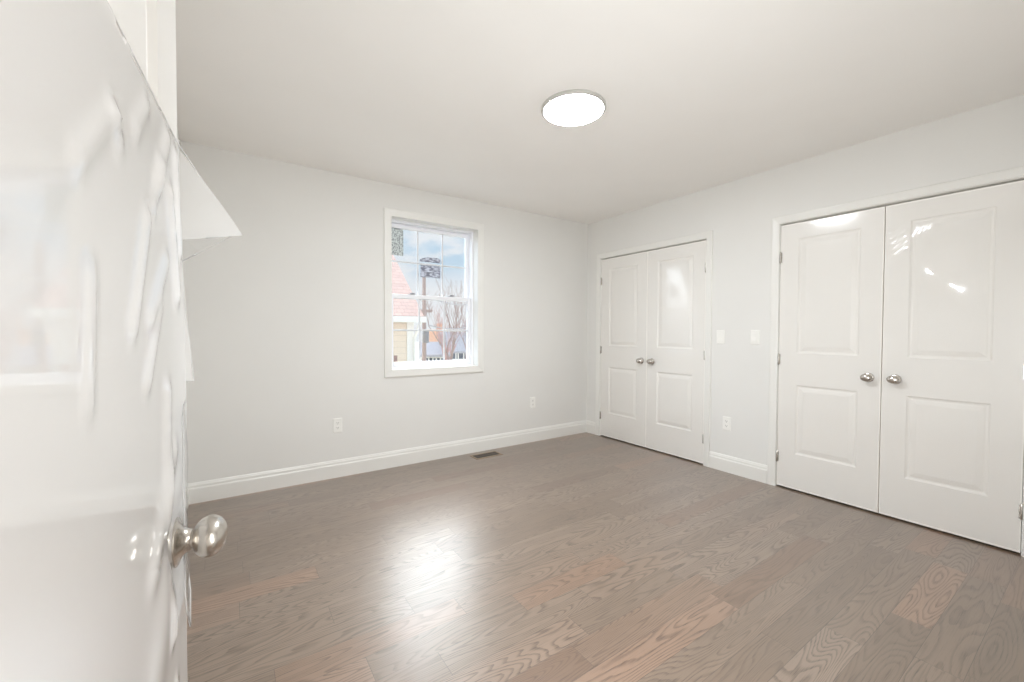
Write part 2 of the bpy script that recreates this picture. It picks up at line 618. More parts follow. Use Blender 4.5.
def door_mesh(w, h, t, st, panels):
    """leaf: local x 0..w, front face at y=0 facing -y; moulded panels on both faces"""
    mb = MB()
    xs = [0, st, w - st, w]
    zs = [0]
    for a, b in panels:
        zs += [a, b]
    zs.append(h)
    for side in (0, 1):
        fy = (lambda d: d) if side == 0 else (lambda d: t - d)
        for i in range(3):
            for j in range(len(zs) - 1):
                if i == 1 and j % 2 == 1:
                    rings = [rect_ring(xs[1], xs[2], zs[j], zs[j + 1], o, fy(d)) for o, d in PANEL_PROF]
                    mb.loft(rings, caps=False)
                    mb.face(rings[-1])
                else:
                    mb.face([(xs[i], fy(0), zs[j]), (xs[i + 1], fy(0), zs[j]), (xs[i + 1], fy(0), zs[j + 1]), (xs[i], fy(0), zs[j + 1])])
    for i in range(3):
        for z in (0, h):
            mb.face([(xs[i], 0, z), (xs[i + 1], 0, z), (xs[i + 1], t, z), (xs[i], t, z)])
    for j in range(len(zs) - 1):
        for x in (0, w):
            mb.face([(x, 0, zs[j]), (x, t, zs[j]), (x, t, zs[j + 1]), (x, 0, zs[j + 1])])
    return mb


PANELS = [(0.262, 0.780), (1.015, 1.865)]


def axis_out(x, z, y=0.0):
    """matrix taking lathe z to local -y (out of the door face)"""
    return Matrix.Translation((x, y, z)) @ Matrix.Rotation(R_(90), 4, 'X')


def add_knob(door, x, z, y=0.0, scale=1.0, out=1):
    m = axis_out(x, z, y)
    if out < 0:
        m = Matrix.Translation((x, y, z)) @ Matrix.Rotation(R_(-90), 4, 'X')
    s = scale
    rose = MB().lathe([(0.0, 0.0), (0.0305 * s, 0.0), (0.0310 * s, 0.0015), (0.0305 * s, 0.0035), (0.0285 * s, 0.0048), (0.025 * s, 0.0060), (0.0195 * s, 0.0085), (0.0155 * s, 0.0120), (0.0135 * s, 0.0155), (0.0130 * s, 0.0178), (0.0122 * s, 0.0185), (0.0, 0.0185)], 40, m).build('knob_rose', M['nickel'], door, True, 40)
    prof = [(0.0, 0.0175), (0.0100, 0.0175), (0.0100, 0.0200), (0.0118, 0.0208)]
    n = 14
    c, hz = 0.0375, 0.0195
    for i in range(1, n):
        a = math.pi * i / n
        a = max(a, 0.42)
        prof.append((0.0252 * math.sin(a) ** 0.92, c - hz * math.cos(a)))
    prof.append((0.0, c + hz))
    kn = MB().lathe(prof, 40, m, 1.32, 1.0).build('door_knob', M['nickel'], door, True, 60)
    return rose, kn


def add_hinge(door, x, z, sgn):
    mb = MB()
    mb.lathe([(0, -0.044), (0.003, -0.044), (0.0045, -0.041), (0.0055, -0.039), (0.0055, 0.039), (0.0045, 0.041), (0.003, 0.044), (0, 0.044)], 14, Matrix.Translation((x, -0.0045, z)))
    for k in (-0.0235, -0.0078, 0.0078, 0.0235):
        mb.lathe([(0.0055, k - 0.0004), (0.0061, k - 0.0002), (0.0061, k + 0.0002), (0.0055, k + 0.0004)], 14, Matrix.Translation((x, -0.0045, z)))
    mb.box((x + (0.001 if sgn > 0 else -0.011), -0.0012, z - 0.038), (x + (0.011 if sgn > 0 else -0.001), -0.0002, z + 0.038))
    return mb.build('hinge', M['nickel'], door, True, 50)


def film_sheet(name, door, x0, x1, z0, z1, off, fun, step=0.009, mat=None, fine=None, ragged=0.0):
    """a loose film in front of the leaf; fun(x, z) = bulge away from the face"""
    nx = max(2, int((x1 - x0) / step))
    zl = [z0]
    while zl[-1] < z1 - 1e-4:      # finer where the film is wrinkled
        zl.append(min(z1, zl[-1] + (fine or step if zl[-1] > 1.36 else step)))
    nz = len(zl) - 1
    if fine:
        nx = int((x1 - x0) / fine)
    mb = MB()
    b = mb.b
    g = []
    for j in range(nz + 1):
        r = []
        for i in range(nx + 1):
            x, z = x0 + (x1 - x0) * i / nx, zl[j]
            r.append(b.verts.new((x, -off - fun(x, z), z - (ragged * (0.5 + 0.5 * math.sin(23 * x + 1.3 * math.sin(61 * x))) if j == nz and ragged else 0.0))))
        g.append(r)
    for j in range(nz):
        for i in range(nx):
            b.faces.new((g[j][i], g[j][i + 1], g[j + 1][i + 1], g[j + 1][i]))
    return mb.build(name, mat or M['film'], door, True, 180)


def ridge(x, z, ax, az, bx, bz, wd, hgt):
    dx_, dz_ = bx - ax, bz - az
    L2 = dx_ * dx_ + dz_ * dz_
    k = max(0, min(1, ((x - ax) * dx_ + (z - az) * dz_) / L2))
    d2 = (x - ax - k * dx_) ** 2 + (z - az - k * dz_) ** 2
    return hgt * math.exp(-d2 / (wd * wd)) if d2 < 9 * wd * wd else 0.0


def soft_waves(x, z, seed, amp):
    return amp * (1 + 0.5 * math.sin(7.1 * x + 2.3 * z + seed) + 0.5 * math.sin(3.7 * z - 5.0 * x + 2 * seed))


def closet_leaf(idx, y_start, w, hinge_left, label, film_fun):
    o = door_mesh(w, DOOR_H - 0.012, 0.034, 0.118, PANELS).build('door_%d' % idx, M['door'])
    # local x runs toward the camera (falling y), the face looks into the room
    o.location = (XR + 0.002, y_start, 0.012)
    o.rotation_euler = (0, 0, R_(-90))
    tag(o, label, 'door', 'structure')
    kx = w - 0.064 if hinge_left else 0.064
    add_knob(o, kx, 0.876)
    hx = -0.0012 if hinge_left else w + 0.0012
    for z in (0.222, 0.966, 1.738):
        add_hinge(o, hx, z, 1 if hinge_left else -1)
    fs = film_sheet('plastic_film', o, 0.004, w - 0.004, 0.012, DOOR_H - 0.02, 0.0012, film_fun, 0.012, None, 0.0035)
    tag(fs, 'clear glossy protective film over the door face')
    return o


G = 0.0028
mid1 = 2.697
mid2 = 0.872


def film_a(x, z):
    return soft_waves(x, z, 0.3, 0.0006) + ridge(x, z, 0.10, 1.86, 0.24, 1.93, 0.010, 0.002) + ridge(x, z, 0.30, 1.90, 0.42, 1.84, 0.012, 0.002)


def film_b(x, z):
    return soft_waves(x, z, 1.9, 0.0006) + ridge(x, z, 0.12, 1.93, 0.30, 1.84, 0.012, 0.0025) + ridge(x, z, 0.34, 1.80, 0.46, 1.92, 0.012, 0.0025) + ridge(x, z, 0.40, 1.70, 0.50, 1.76, 0.012, 0.002)


def film_c(x, z):
    v = soft_waves(x, z, 3.1, 0.0006)
    v += ridge(x, z, 0.47, 1.52, 0.485, 1.72, 0.009, 0.0018) + ridge(x, z, 0.50, 1.40, 0.57, 1.41, 0.008, 0.0015)
    return v


def film_d(x, z):
    v = soft_waves(x, z, 4.4, 0.0003)
    for k in range(5):
        v += ridge(x, z, 0.030 + 0.006 * k, 1.80 - 0.035 * k, 0.085 + 0.004 * k, 1.845 - 0.035 * k, 0.0065, 0.0030)
    for k in range(4):
        v += ridge(x, z, 0.135 + 0.022 * k, 1.755 + 0.012 * k, 0.160 + 0.022 * k, 1.815 + 0.010 * k, 0.0065, 0.0030)
    v += ridge(x, z, 0.21, 1.93, 0.225, 1.90, 0.01, 0.002)
    # a slack bulge on the upper panel
    v += 0.0246 * math.exp(-((x - 0.261) / 0.10) ** 2 - ((z - 1.48) / 0.10) ** 2)
    return v


closet_leaf(2, C1[1] - G, C1[1] - mid1 - 1.5 * G, True, 'closet door beside the window wall, hinged in the far corner', film_a)
closet_leaf(3, mid1 - G / 2, mid1 - C1[0] - 1.5 * G, False, 'closet door of the farther pair, hinged beside the light switches', film_b)
closet_leaf(4, C2[1] - G, C2[1] - mid2 - 2.0 * G, True, 'closet door of the nearer pair, hinged beside the light switches', film_c)
closet_leaf(5, mid2 - G, mid2 - C2[0] - 2.0 * G, False, 'closet door nearest the camera, cut by the picture edge', film_d)

# ---- the open entrance door with its torn protective film
DW, DT = 0.742, 0.035
PHI = R_(4.0)
hinge = Vector((-0.059, 0.744, 0.008)) - DW * Vector((math.sin(PHI), math.cos(PHI), 0))
d1 = door_mesh(DW, DOOR_H, DT, 0.112, PANELS).build('door_1', M['door_open'])
d1.location = hinge
d1.rotation_euler = (0, 0, R_(90) - PHI)
tag(d1, 'open white panel door wrapped in clear protective film, nickel knob', 'door', 'structure')
add_knob(d1, DW - 0.058, 0.897)
add_knob(d1, DW - 0.058, 0.897, DT, 1.0, -1)
for z in (0.222, 0.966, 1.738):
    add_hinge(d1, -0.0012, z, 1)
mb = MB().box((DW - 0.0002, 0.005, 0.897 - 0.028), (DW + 0.0012, 0.030, 0.897 + 0.028), 0.0005)
mb.box((DW, 0.011, 0.897 - 0.010), (DW + 0.010, 0.024, 0.897 + 0.010), 0.002)
mb.build('latch_plate', M['nickel'], d1)


FILM_RIDGES = [
    (0.385, 1.285, 0.455, 1.345, 0.010, 0.0030), (0.455, 1.345, 0.47, 1.33, 0.010, 0.0030),
    (0.554, 1.285, 0.500, 1.175, 0.011, 0.0040), (0.635, 1.255, 0.560, 1.185, 0.010, 0.0040),
    (0.655, 1.405, 0.600, 1.335, 0.012, 0.0045), (0.600, 1.200, 0.545, 1.120, 0.010, 0.0035),
    (0.66, 1.34, 0.69, 1.22, 0.014, 0.0050), (0.70, 1.40, 0.715, 1.28, 0.012, 0.0045),
    (0.52, 1.36, 0.56, 1.40, 0.010, 0.0030), (0.58, 1.30, 0.61, 1.36, 0.009, 0.0030),
    (0.405, 1.215, 0.395, 1.120, 0.008, 0.0022), (0.630, 1.10, 0.620, 0.95, 0.014, 0.0040),
    (0.640, 0.875, 0.645, 0.800, 0.012, 0.0050), (0.56, 0.92, 0.66, 1.02, 0.020, 0.0030),
    (0.30, 0.52, 0.62, 0.86, 0.045, 0.0025), (0.60, 0.60, 0.66, 0.72, 0.012, 0.0030)]


def film_1(x, z):
    v = soft_waves(x, z, 0.9, 0.0010)
    k = max(0.0, (x - 0.50) / 0.24)
    v += 0.003 * k * k * (1 + math.sin(9.0 * z + 6 * x)) * 0.5
    for q in FILM_RIDGES:
        v += ridge(x, z, *q)
    # pressed flat under the knob's rose
    return v * (1.0 - math.exp(-(((x - DW + 0.058) / 0.055) ** 4 + ((z - 0.897) / 0.055) ** 4)))


def flap(name, pts, sub, wob, seed, mat, label, hem=0, local=False):
    """a torn piece of film spanned by world points (a polygon fan), finely divided and crumpled"""
    inv = Matrix() if local else d1.matrix_basis.inverted()
    mb = MB()
    mb.face([inv @ Vector(p) for p in pts])
    bmesh.ops.triangulate(mb.b, faces=mb.b.faces)
    bmesh.ops.subdivide_edges(mb.b, edges=mb.b.edges, cuts=sub, use_grid_fill=True)
    for v in mb.b.verts:
        x, y, z = v.co
        v.co.y += wob * (math.sin(31 * z + seed) * math.sin(43 * x + 17 * z + 2 * seed))
    loop = [inv @ Vector(p) for p in pts]
    mb.tube(loop[:hem] if hem else loop + loop[:1], 0.0011, 6)
    o = mb.build(name, mat, d1, True, 180)
    return tag(o, label)


def ray_at(px, py, y):
    v = _f + _r * ((px - 512) / F_PX) + _u * ((341 - py) / F_PX)
    return Vector((0, 0, CAM_H)) + v * (y / v.y)


bpy.context.view_layer.update()
o = film_sheet('plastic_film', d1, 0.03, DW - 0.002, 0.05, 1.43, 0.0012, film_1, 0.007, M['film_door'], None, 0.012)
tag(o, 'clear wrinkled protective film over the door face')
flap('film_flap', [ray_at(173, 136, 0.742), ray_at(207, 187, 0.775), ray_at(240, 235, 0.80), ray_at(206, 238, 0.77), ray_at(178, 240, 0.745)], 12, 0.004, 0.7, M['film_fold'], 'torn triangle of film sticking out past the door edge', 4)
flap('film_flap', [ray_at(177, 236, 0.752), ray_at(232, 236, 0.83), ray_at(205, 250, 0.80), ray_at(180, 262, 0.755)], 10, 0.004, 2.2, M['film'], 'lower fold of the torn film past the door edge')
flap('film_flap', [ray_at(174, 138, 0.739), ray_at(177.5, 140, 0.741), ray_at(180.5, 250, 0.745), ray_at(186, 320, 0.752), ray_at(194, 381, 0.762), ray_at(180, 381, 0.742), ray_at(178, 300, 0.741)], 8, 0.002, 4.0, M['film_fold'], 'narrow film strip hanging along the door edge', 6)


flap('film_flap', [(0.695, -0.0085, 1.06), (0.7435, -0.0045, 1.08), (0.7455, -0.004, 0.95), (0.746, -0.004, 0.835), (0.742, -0.0075, 0.80), (0.712, -0.011, 0.765), (0.690, -0.011, 0.80), (0.684, -0.010, 0.83)], 8, 0.002, 5.0, M['film_fold'], 'hanging film corner below the knob', 0, True)

# ------------------------------------------------------------------ window
win = empty('window_1', ((WX0 + WX1) / 2, YB, WZ0))
tag(win, 'white double hung window with grilles, looking onto houses', 'window', 'structure')
ox, oy, oz = win.location


def wpart(mb, name, mat, parent=None, smooth=False):
    bmesh.ops.translate(mb.b, verts=mb.b.verts, vec=(-ox, -oy, -oz))
    return mb.build(name, mat, parent or win, smooth)


WCP = [(0, 0), (0, 0.012), (0.004, 0.0145), (0.010, 0.0135), (0.018, 0.0145), (0.050, 0.018), (0.060, 0.018), (0.064, 0.015), (0.064, 0)]
mb = MB()
casing(mb, WX0, WX1, WZ0, WZ1, lambda s, v, z: (s, YB - v, z), WCP, True)
wpart(mb, 'casing', M['trim'])
mb = MB()
for a, b, c, d in ((WX0 - JT, WX0, WZ0 - JT, WZ1 + JT), (WX1, WX1 + JT, WZ0 - JT, WZ1 + JT), (WX0, WX1, WZ0 - JT, WZ0), (WX0, WX1, WZ1, WZ1 + JT)):
    mb.box((a, YB - 0.002, c), (b, YB + 0.185, d))
wpart(mb, 'jamb_lining', M['trim'])
FW = 0.020
fy0, fy1 = YB + 0.078, YB + 0.185
mb = MB()
for a, b, c, d in ((WX0, WX0 + FW, WZ0, WZ1), (WX1 - FW, WX1, WZ0, WZ1), (WX0 + FW, WX1 - FW, WZ0, WZ0 + FW), (WX0 + FW, WX1 - FW, WZ1 - FW, WZ1)):
    mb.box((a, fy0, c), (b, fy1, d), 0.002)
wpart(mb, 'vinyl_frame', M['vinyl'])
ZM = 1.494


def sash(name, z0, z1, y0, bot, top):
    x0, x1 = WX0 + FW, WX1 - FW
    st = 0.030
    y1 = y0 + 0.032
    mb = MB()
    mb.box((x0, y0, z0), (x0 + st, y1, z1), 0.003)
    mb.box((x1 - st, y0, z0), (x1, y1, z1), 0.003)
    mb.box((x0 + st, y0, z0), (x1 - st, y1, z0 + bot), 0.003)
    mb.box((x0 + st, y0, z1 - top), (x1 - st, y1, z1), 0.003)
    o = wpart(mb, name, M['vinyl'])
    gx0, gx1, gz0, gz1 = x0 + st, x1 - st, z0 + bot, z1 - top
    mb = MB()
    mb.box((gx0 - 0.004, y0 + 0.006, gz0 - 0.004), (gx1 + 0.004, y0 + 0.009, gz1 + 0.004))
    mb.box((gx0 - 0.004, y0 + 0.023, gz0 - 0.004), (gx1 + 0.004, y0 + 0.026, gz1 + 0.004))
    wpart(mb, 'pane', M['glass'], o)
    mb = MB()
    for k in (1, 2):
        xc = gx0 + (gx1 - gx0) * k / 3
        mb.box((xc - 0.008, y0 + 0.0125, gz0), (xc + 0.008, y0 + 0.0195, gz1), 0.002)
    zc = (gz0 + gz1) / 2
    mb.box((gx0, y0 + 0.012, zc - 0.008), (gx1, y0 + 0.020, zc + 0.008), 0.002)
    wpart(mb, 'grille', M['vinyl'], o)
    return o, (gx0, gx1, gz0, gz1)


up, ug = sash('upper_sash', ZM - 0.018, WZ1 - FW, YB + 0.140, 0.036, 0.036)
lo_, lg = sash('lower_sash', WZ0 + FW, ZM + 0.018, YB + 0.100, 0.036, 0.036)
for xc in (1.367, 1.765):
    mb = MB()
    mb.box((xc - 0.028, YB + 0.100, ZM + 0.018), (xc + 0.028, YB + 0.130, ZM + 0.024), 0.002)
    mb.lathe([(0, 0), (0.011, 0), (0.011, 0.010), (0.008, 0.013), (0, 0.013)], 18, Matrix.Translation((xc, YB + 0.115, ZM + 0.024)))
    mb.box((xc - 0.004, YB + 0.103, ZM + 0.028), (xc + 0.032, YB + 0.112, ZM + 0.036), 0.002)
    wpart(mb, 'sash_lock', M['lock'], lo_, True)


def sticker_material(name, paper, ink, sx, sz, th):
    m, t, p, o = new_mat(name)
    tc = t.node('ShaderNodeTexCoord')
    x, y, z = t.sep(tc.outputs['Object'])
    n = t.noise(t.comb(t.math('MULTIPLY', x, sx), 0.0, t.math('MULTIPLY', z, sz)), 1.0, 3.0, 0.6)
    k = t.smooth(n, th - 0.06, th + 0.08)
    cc = t.mix(k, rgba(paper), rgba(ink))
    t.put(p.inputs['Base Color'], cc)
    p.inputs['Roughness'].default_value = 0.6
    tl = t.node('ShaderNodeBsdfTranslucent')
    t.put(tl.inputs[0], cc)
    mx = t.node('ShaderNodeMixShader')
    mx.inputs[0].default_value = 0.55
    t.l.new(p.outputs[0], mx.inputs[1])
    t.l.new(tl.outputs[0], mx.inputs[2])
    t.l.new(mx.outputs[0], o.inputs['Surface'])
    return m


MS1 = sticker_material('speckled_grey_label', (0.70, 0.71, 0.69), (0.30, 0.31, 0.31), 70, 60, 0.5)
MS2 = sticker_material('grey_lined_label', (0.70, 0.70, 0.74), (0.26, 0.26, 0.31), 22, 75, 0.48)


def sticker(pts, y, mat, sash_obj, label):
    mb = MB()
    mb.loft([[(x, y, z) for x, z in pts], [(x, y + 0.0006, z) for x, z in pts]])
    o = wpart(mb, 'window_label', mat, sash_obj)
    return tag(o, label)


ygl = YB + 0.140 + 0.0264     # outside of the outer pane


def wp(px, py, y=ygl):
    p = ray_at(px, py, y)
    return (p.x, p.z)


a, b = wp(391, 228), wp(403.3, 256)
sticker([(a[0] - 0.03, b[1]), (b[0], b[1]), (b[0], a[1] + 0.02), (a[0] - 0.03, a[1] + 0.02)], ygl, MS1, up, 'speckled grey printed label in the pane corner')
a, b = wp(420.5, 264), wp(440.3, 278.5)
sticker([(a[0], b[1]), (b[0], b[1]), (b[0], a[1]), (a[0], a[1])], ygl, MS2, up, 'grey lined printed label in the middle pane')
a, b = wp(420, 256), wp(440.5, 263.5)
pts = [(a[0], b[1]), (b[0], b[1])]
for k in range(9):
    s = k / 8
    pts.append((b[0] + (a[0] - b[0]) * s, b[1] + (a[1] - b[1]) * (0.45 + 0.55 * math.sin(math.pi * min(1, 0.12 + s * 0.95)) ** 0.6)))
sticker(pts, ygl, MS2, up, 'grey label with an arched top above the lined one')
yl = YB + 0.100 + 0.0264
a, b = wp(393.6, 355.5, yl), wp(397.4, 361.5, yl)
sticker([(a[0], b[1]), (b[0], b[1]), (b[0], a[1]), (a[0], a[1])], yl, paint('pink_label', (0.45, 0.30, 0.28), 0.6), lo_, 'tiny pinkish label in the bottom pane corner')

# ------------------------------------------------------------------ ceiling light
M['diffuser'] = emit_material('lamp_diffuser', (0.90, 0.955, 1.0), LAMP_RADIANCE)
cl_ = empty('ceiling_light', (1.605, 1.762, H))
tag(cl_, 'round flat ceiling light with a glowing white diffuser', 'ceiling light')
MB().lathe([(0.0, 0.0), (0.177, 0.0), (0.179, -0.002), (0.179, -0.015), (0.177, -0.0185), (0.168, -0.0200), (0.0, -0.0200)], 72).build('trim_ring', M['ring'], cl_, True, 50)
MB().lathe([(0.0, -0.0202), (0.167, -0.0202), (0.160, -0.0220), (0.145, -0.0236), (0.10, -0.0255), (0.0, -0.0265)], 72).build('diffuser', M['diffuser'], cl_, True, 50)

# ------------------------------------------------------------------ added fill lamp in the hall, unseen, brightening the open door
hl = bpy.data.lights.new('hall_fill_lamp', 'AREA')
hl.shape = 'DISK'
hl.size = 0.30
hl.energy = HALL_WATTS
hl.color = (0.98, 0.97, 0.96)
ho = bpy.data.objects.new('hall_fill_lamp', hl)
ho.location = (1.35, -1.0, H - 0.02)
COL.objects.link(ho)


# ------------------------------------------------------------------ electrical plates
def plate_root(name, loc, rz, label, cat, group=None):
    o = empty(name, loc, rz)
    tag(o, label, cat, None, group)
    return o


def cover(root, w=0.070, h=0.115):
    mb = MB()
    n = 0.005
    rings = []
    for off, y in ((0.0, 0.0), (0.0, -0.0025), (0.0015, -0.0048), (0.005, -0.006)):
        rings.append([(-w / 2 + off, y, -h / 2 + off), (w / 2 - off, y, -h / 2 + off), (w / 2 - off, y, h / 2 - off), (-w / 2 + off, y, h / 2 - off)])
    mb.loft(rings)
    return mb.build('cover_plate', M['plate'], root)


def screw(root, z):
    MB().lathe([(0, 0), (0.0032, 0), (0.0028, 0.001), (0, 0.0012)], 14, axis_out(0, z, -0.006)).build('screw', M['plate'], root)


def make_switch(loc, rz, label):
    r = plate_root('light_switch', loc, rz, label, 'light switch')
    cover(r)
    mb = MB().box((-0.0165, -0.0075, -0.0335), (0.0165, -0.0055, 0.0335), 0.0006)
    mb.build('rocker_frame', M['plate'], r)
    mb = MB()
    mb.loft([[(-0.0145, -0.0070, z), (0.0145, -0.0070, z), (0.0145, y, z), (-0.0145, y, z)] for z, y in ((-0.031, -0.0112), (-0.004, -0.0085), (0.004, -0.0080), (0.031, -0.0090))])
    mb.build('rocker', M['plate'], r)
    screw(r, 0.048)
    screw(r, -0.048)
    return r


def make_outlet(loc, rz, label, group=None):
    r = plate_root('power_outlet', loc, rz, label, 'outlet', group)
    cover(r)
    for zc in (0.0195, -0.0195):
        mb = MB()
        prof = []
        for k in range(28):
            a = 2 * math.pi * k / 28
            prof.append((max(-0.0165, min(0.0165, 0.0185 * math.cos(a))), zc + 0.0145 * math.sin(a)))
        mb.loft([[(x, -0.0055, z) for x, z in prof], [(x, -0.0078, z) for x, z in prof]])
        o = mb.build('receptacle', M['plate'], r)
        s = MB()
        s.box((-0.0075, -0.0081, zc - 0.001), (-0.0052, -0.0077, zc + 0.008))
        s.box((0.0052, -0.0081, zc - 0.001), (0.0075, -0.0077, zc + 0.007))
        s.lathe([(0, 0), (0.0026, 0), (0.0026, 0.0004), (0, 0.0004)], 12, axis_out(0, zc - 0.007, -0.0077))
        s.build('slots', M['slot'], o)
    screw(r, 0.0)
    return r


make_switch((XR, 1.935, 1.142), R_(-90), 'white light switch beside the casing of the farther closet')
make_switch((XR, 1.652, 1.143), R_(-90), 'white light switch closer to the nearer closet')
make_outlet((XR, 1.870, 0.410), R_(-90), 'white wall outlet low between the two closets')
make_outlet((0.705, YB, 0.419), 0, 'white wall outlet low below the window, nearer the open door')
make_outlet((2.670, YB, 0.420), 0, 'white wall outlet low between window and far corner')

# ------------------------------------------------------------------ floor vent
M['ventwood'] = paint('vent_frame_wood', srgb(158, 140, 120), 0.45, 0.0, var=0.08)
M['ventmetal'] = paint('vent_bronze_metal', (0.085, 0.070, 0.055), 0.45, 0.0)
vx0, vx1, vy0, vy1 = 1.862, 2.148, 3.318, 3.455
vent = empty('floor_vent', ((vx0 + vx1) / 2, (vy0 + vy1) / 2, 0))
tag(vent, 'brown slotted floor vent by the baseboard below the window', 'floor vent')
hx, hy = (vx1 - vx0) / 2, (vy1 - vy0) / 2
mb = MB()
for a, b, c, d in ((-hx, -hx + 0.017, -hy, hy), (hx - 0.017, hx, -hy, hy), (-hx + 0.017, hx - 0.017, -hy, -hy + 0.017), (-hx + 0.017, hx - 0.017, hy - 0.017, hy)):
    mb.box((a, c, 0.0), (b, d, 0.005), 0.0012)
mb.build('frame', M['ventwood'], vent)
MB().box((-hx + 0.016, -hy + 0.016, 0.0002), (hx - 0.016, hy - 0.016, 0.0010)).build('duct_opening', M['slot'], vent)
mb = MB()
ns = 20
for k in range(ns):
    x = -hx + 0.02 + (2 * hx - 0.04) * (k + 0.5) / ns
    mb.box((x - 0.0028, -hy + 0.017, 0.001), (x + 0.0028, hy - 0.017, 0.0035))
mb.box((-hx + 0.017, -0.006, 0.001), (hx - 0.017, 0.006, 0.0038))
mb.build('grate', M['ventmetal'], vent)

# ------------------------------------------------------------------ outside
GZ = -3.4


def siding(name, col, pitch):
    m, t, p, o = new_mat(name)
    tc = t.node('ShaderNodeTexCoord')
    x, y, z = t.sep(tc.outputs['Object'])
    f = t.math('FRACT', t.math('DIVIDE', z, pitch))
    ln = t.smooth(f, 0.0, 0.10, 0.72, 1.0)
    nd = t.node('ShaderNodeVectorMath', operation='SCALE')
    nd.inputs[0].default_value = col
    t.put(nd.inputs[3], ln)
    t.put(p.inputs['Base Color'], nd.outputs[0])
    t.put(p.inputs['Normal'], t.bump(f, 0.4, 0.01))
    p.inputs['Roughness'].default_value = 0.6
    return m


def shingle(name, col):
    m, t, p, o = new_mat(name)
    tc = t.node('ShaderNodeTexCoord')
    br = t.node('ShaderNodeTexBrick')
    x, y, z = t.sep(tc.outputs['Object'])
    t.put(br.inputs['Vector'], t.comb(t.math('ADD', x, t.math('MULTIPLY', y, 0.0)), t.math('ADD', z, 0.0), 0.0))
    br.inputs['Color1'].default_value = rgba([c * 1.06 for c in col])
    br.inputs['Color2'].default_value = rgba([c * 0.92 for c in col])
    br.inputs['Mortar'].default_value = rgba([c * 0.75 for c in col])
    br.inputs['Scale'].default_value = 3.0
    br.inputs['Mortar Size'].default_value = 0.02
    t.put(p.inputs['Base Color'], br.outputs[0])
    p.inputs['Roughness'].default_value = 0.8
    return m


M['cream'] = siding('cream_siding', srgb(226, 210, 190), 0.14)
M['outtrim'] = paint('outside_white_trim', srgb(232, 229, 222), 0.5)
M['salmon'] = shingle('salmon_roof_shingles', srgb(190, 158, 148))
M['greywall'] = siding('pale_grey_siding', srgb(214, 214, 222), 0.3)
M['greyroof'] = shingle('grey_roof_shingles', srgb(176, 172, 178))
M['orangeroof'] = shingle('orange_roof_shingles', srgb(226, 178, 150))
M['outglass'] = paint('dark_house_window', srgb(92, 98, 112), 0.15)
M['bark'] = paint('grey_brown_bark', srgb(150, 130, 124), 0.9, 0.0, var=0.15)
M['twig'] = paint('reddish_twigs', srgb(176, 140, 134), 0.9, 0.0, var=0.15)
M['pole'] = paint('weathered_pole_wood', srgb(170, 152, 148), 0.8, 0.0, var=0.12)
M['grass'] = paint('dull_winter_ground', srgb(190, 186, 176), 0.9, 0.0, var=0.15)

gr = MB().box((-60, YB + 1.5, GZ - 0.3), (140, 160, GZ)).build('ground', M['grass'])
tag(gr, 'pale winter ground below the window', 'ground', 'structure')

# the neighbour's house: eave toward us, ridge parallel to our wall
e0 = ray_at(424, 316, 9.0)
rk = ray_at(397, 262, 9.0)
slope_y = e0.x / (rk.x / 9.0)
rp = ray_at(397, 262, slope_y)
pit = (rp.z - e0.z) / (rp.y - e0.y)
house = empty('neighbour_house', (e0.x - 4.0, 12.0, GZ))
tag(house, 'cream sided house with a salmon shingled roof close outside the window', 'house')
lx = lambda p: (p[0] - house.location.x, p[1] - house.location.y, p[2] - house.location.z)


def hpart(mb, name, mat, root):
    bmesh.ops.translate(mb.b, verts=mb.b.verts, vec=-root.location)
    return mb.build(name, mat, root)


xe = e0.x
wx1 = xe - 0.16
wy0 = 9.0 + 0.30
dep = 3.4
mb = MB()
ridge_y = 9.0 + dep
zt = e0.z - 0.06
prof = [(wy0, GZ), (wy0, zt), (ridge_y, zt + (ridge_y - wy0) * pit), (2 * ridge_y - wy0, zt), (2 * ridge_y - wy0, GZ)]
mb.loft([[(xe - 8, y, z) for y, z in prof], [(wx1, y, z) for y, z in prof]])
hpart(mb, 'wall', M['cream'], house)
mb = MB()
th = 0.10
for sgn in (1, -1):
    ya, yb_ = 9.0, ridge_y
    if sgn < 0:
        ya = 2 * ridge_y - 9.0
    q = [(ya, e0.z), (yb_, e0.z + dep * pit), (yb_, e0.z + dep * pit - th), (ya, e0.z - th)]
    mb.loft([[(xe - 8.3, y, z) for y, z in q], [(xe, y, z) for y, z in q]])
hpart(mb, 'roof', M['salmon'], house)
mb = MB()
mb.box((xe - 8.3, 8.90, e0.z - 0.15), (xe + 0.02, 9.02, e0.z - 0.02), 0.01)
hpart(mb, 'gutter', M['outtrim'], house)
mb = MB()
mb.box((wx1 - 0.14, wy0 - 0.025, GZ), (wx1 + 0.02, wy0 + 0.14, zt))
hpart(mb, 'corner_board', M['outtrim'], house)
mb = MB().tube([(wx1 + 0.05, 8.95, e0.z - 0.14), (wx1 + 0.03, wy0 - 0.06, e0.z - 0.5), (wx1 + 0.03, wy0 - 0.06, GZ)], 0.035, 10)
hpart(mb, 'downspout', M['outtrim'], house)


def px_at(px, py, depth):
    v = _f + _r * ((px - 512) / F_PX) + _u * ((341 - py) / F_PX)
    return Vector((0, 0, CAM_H)) + v * depth


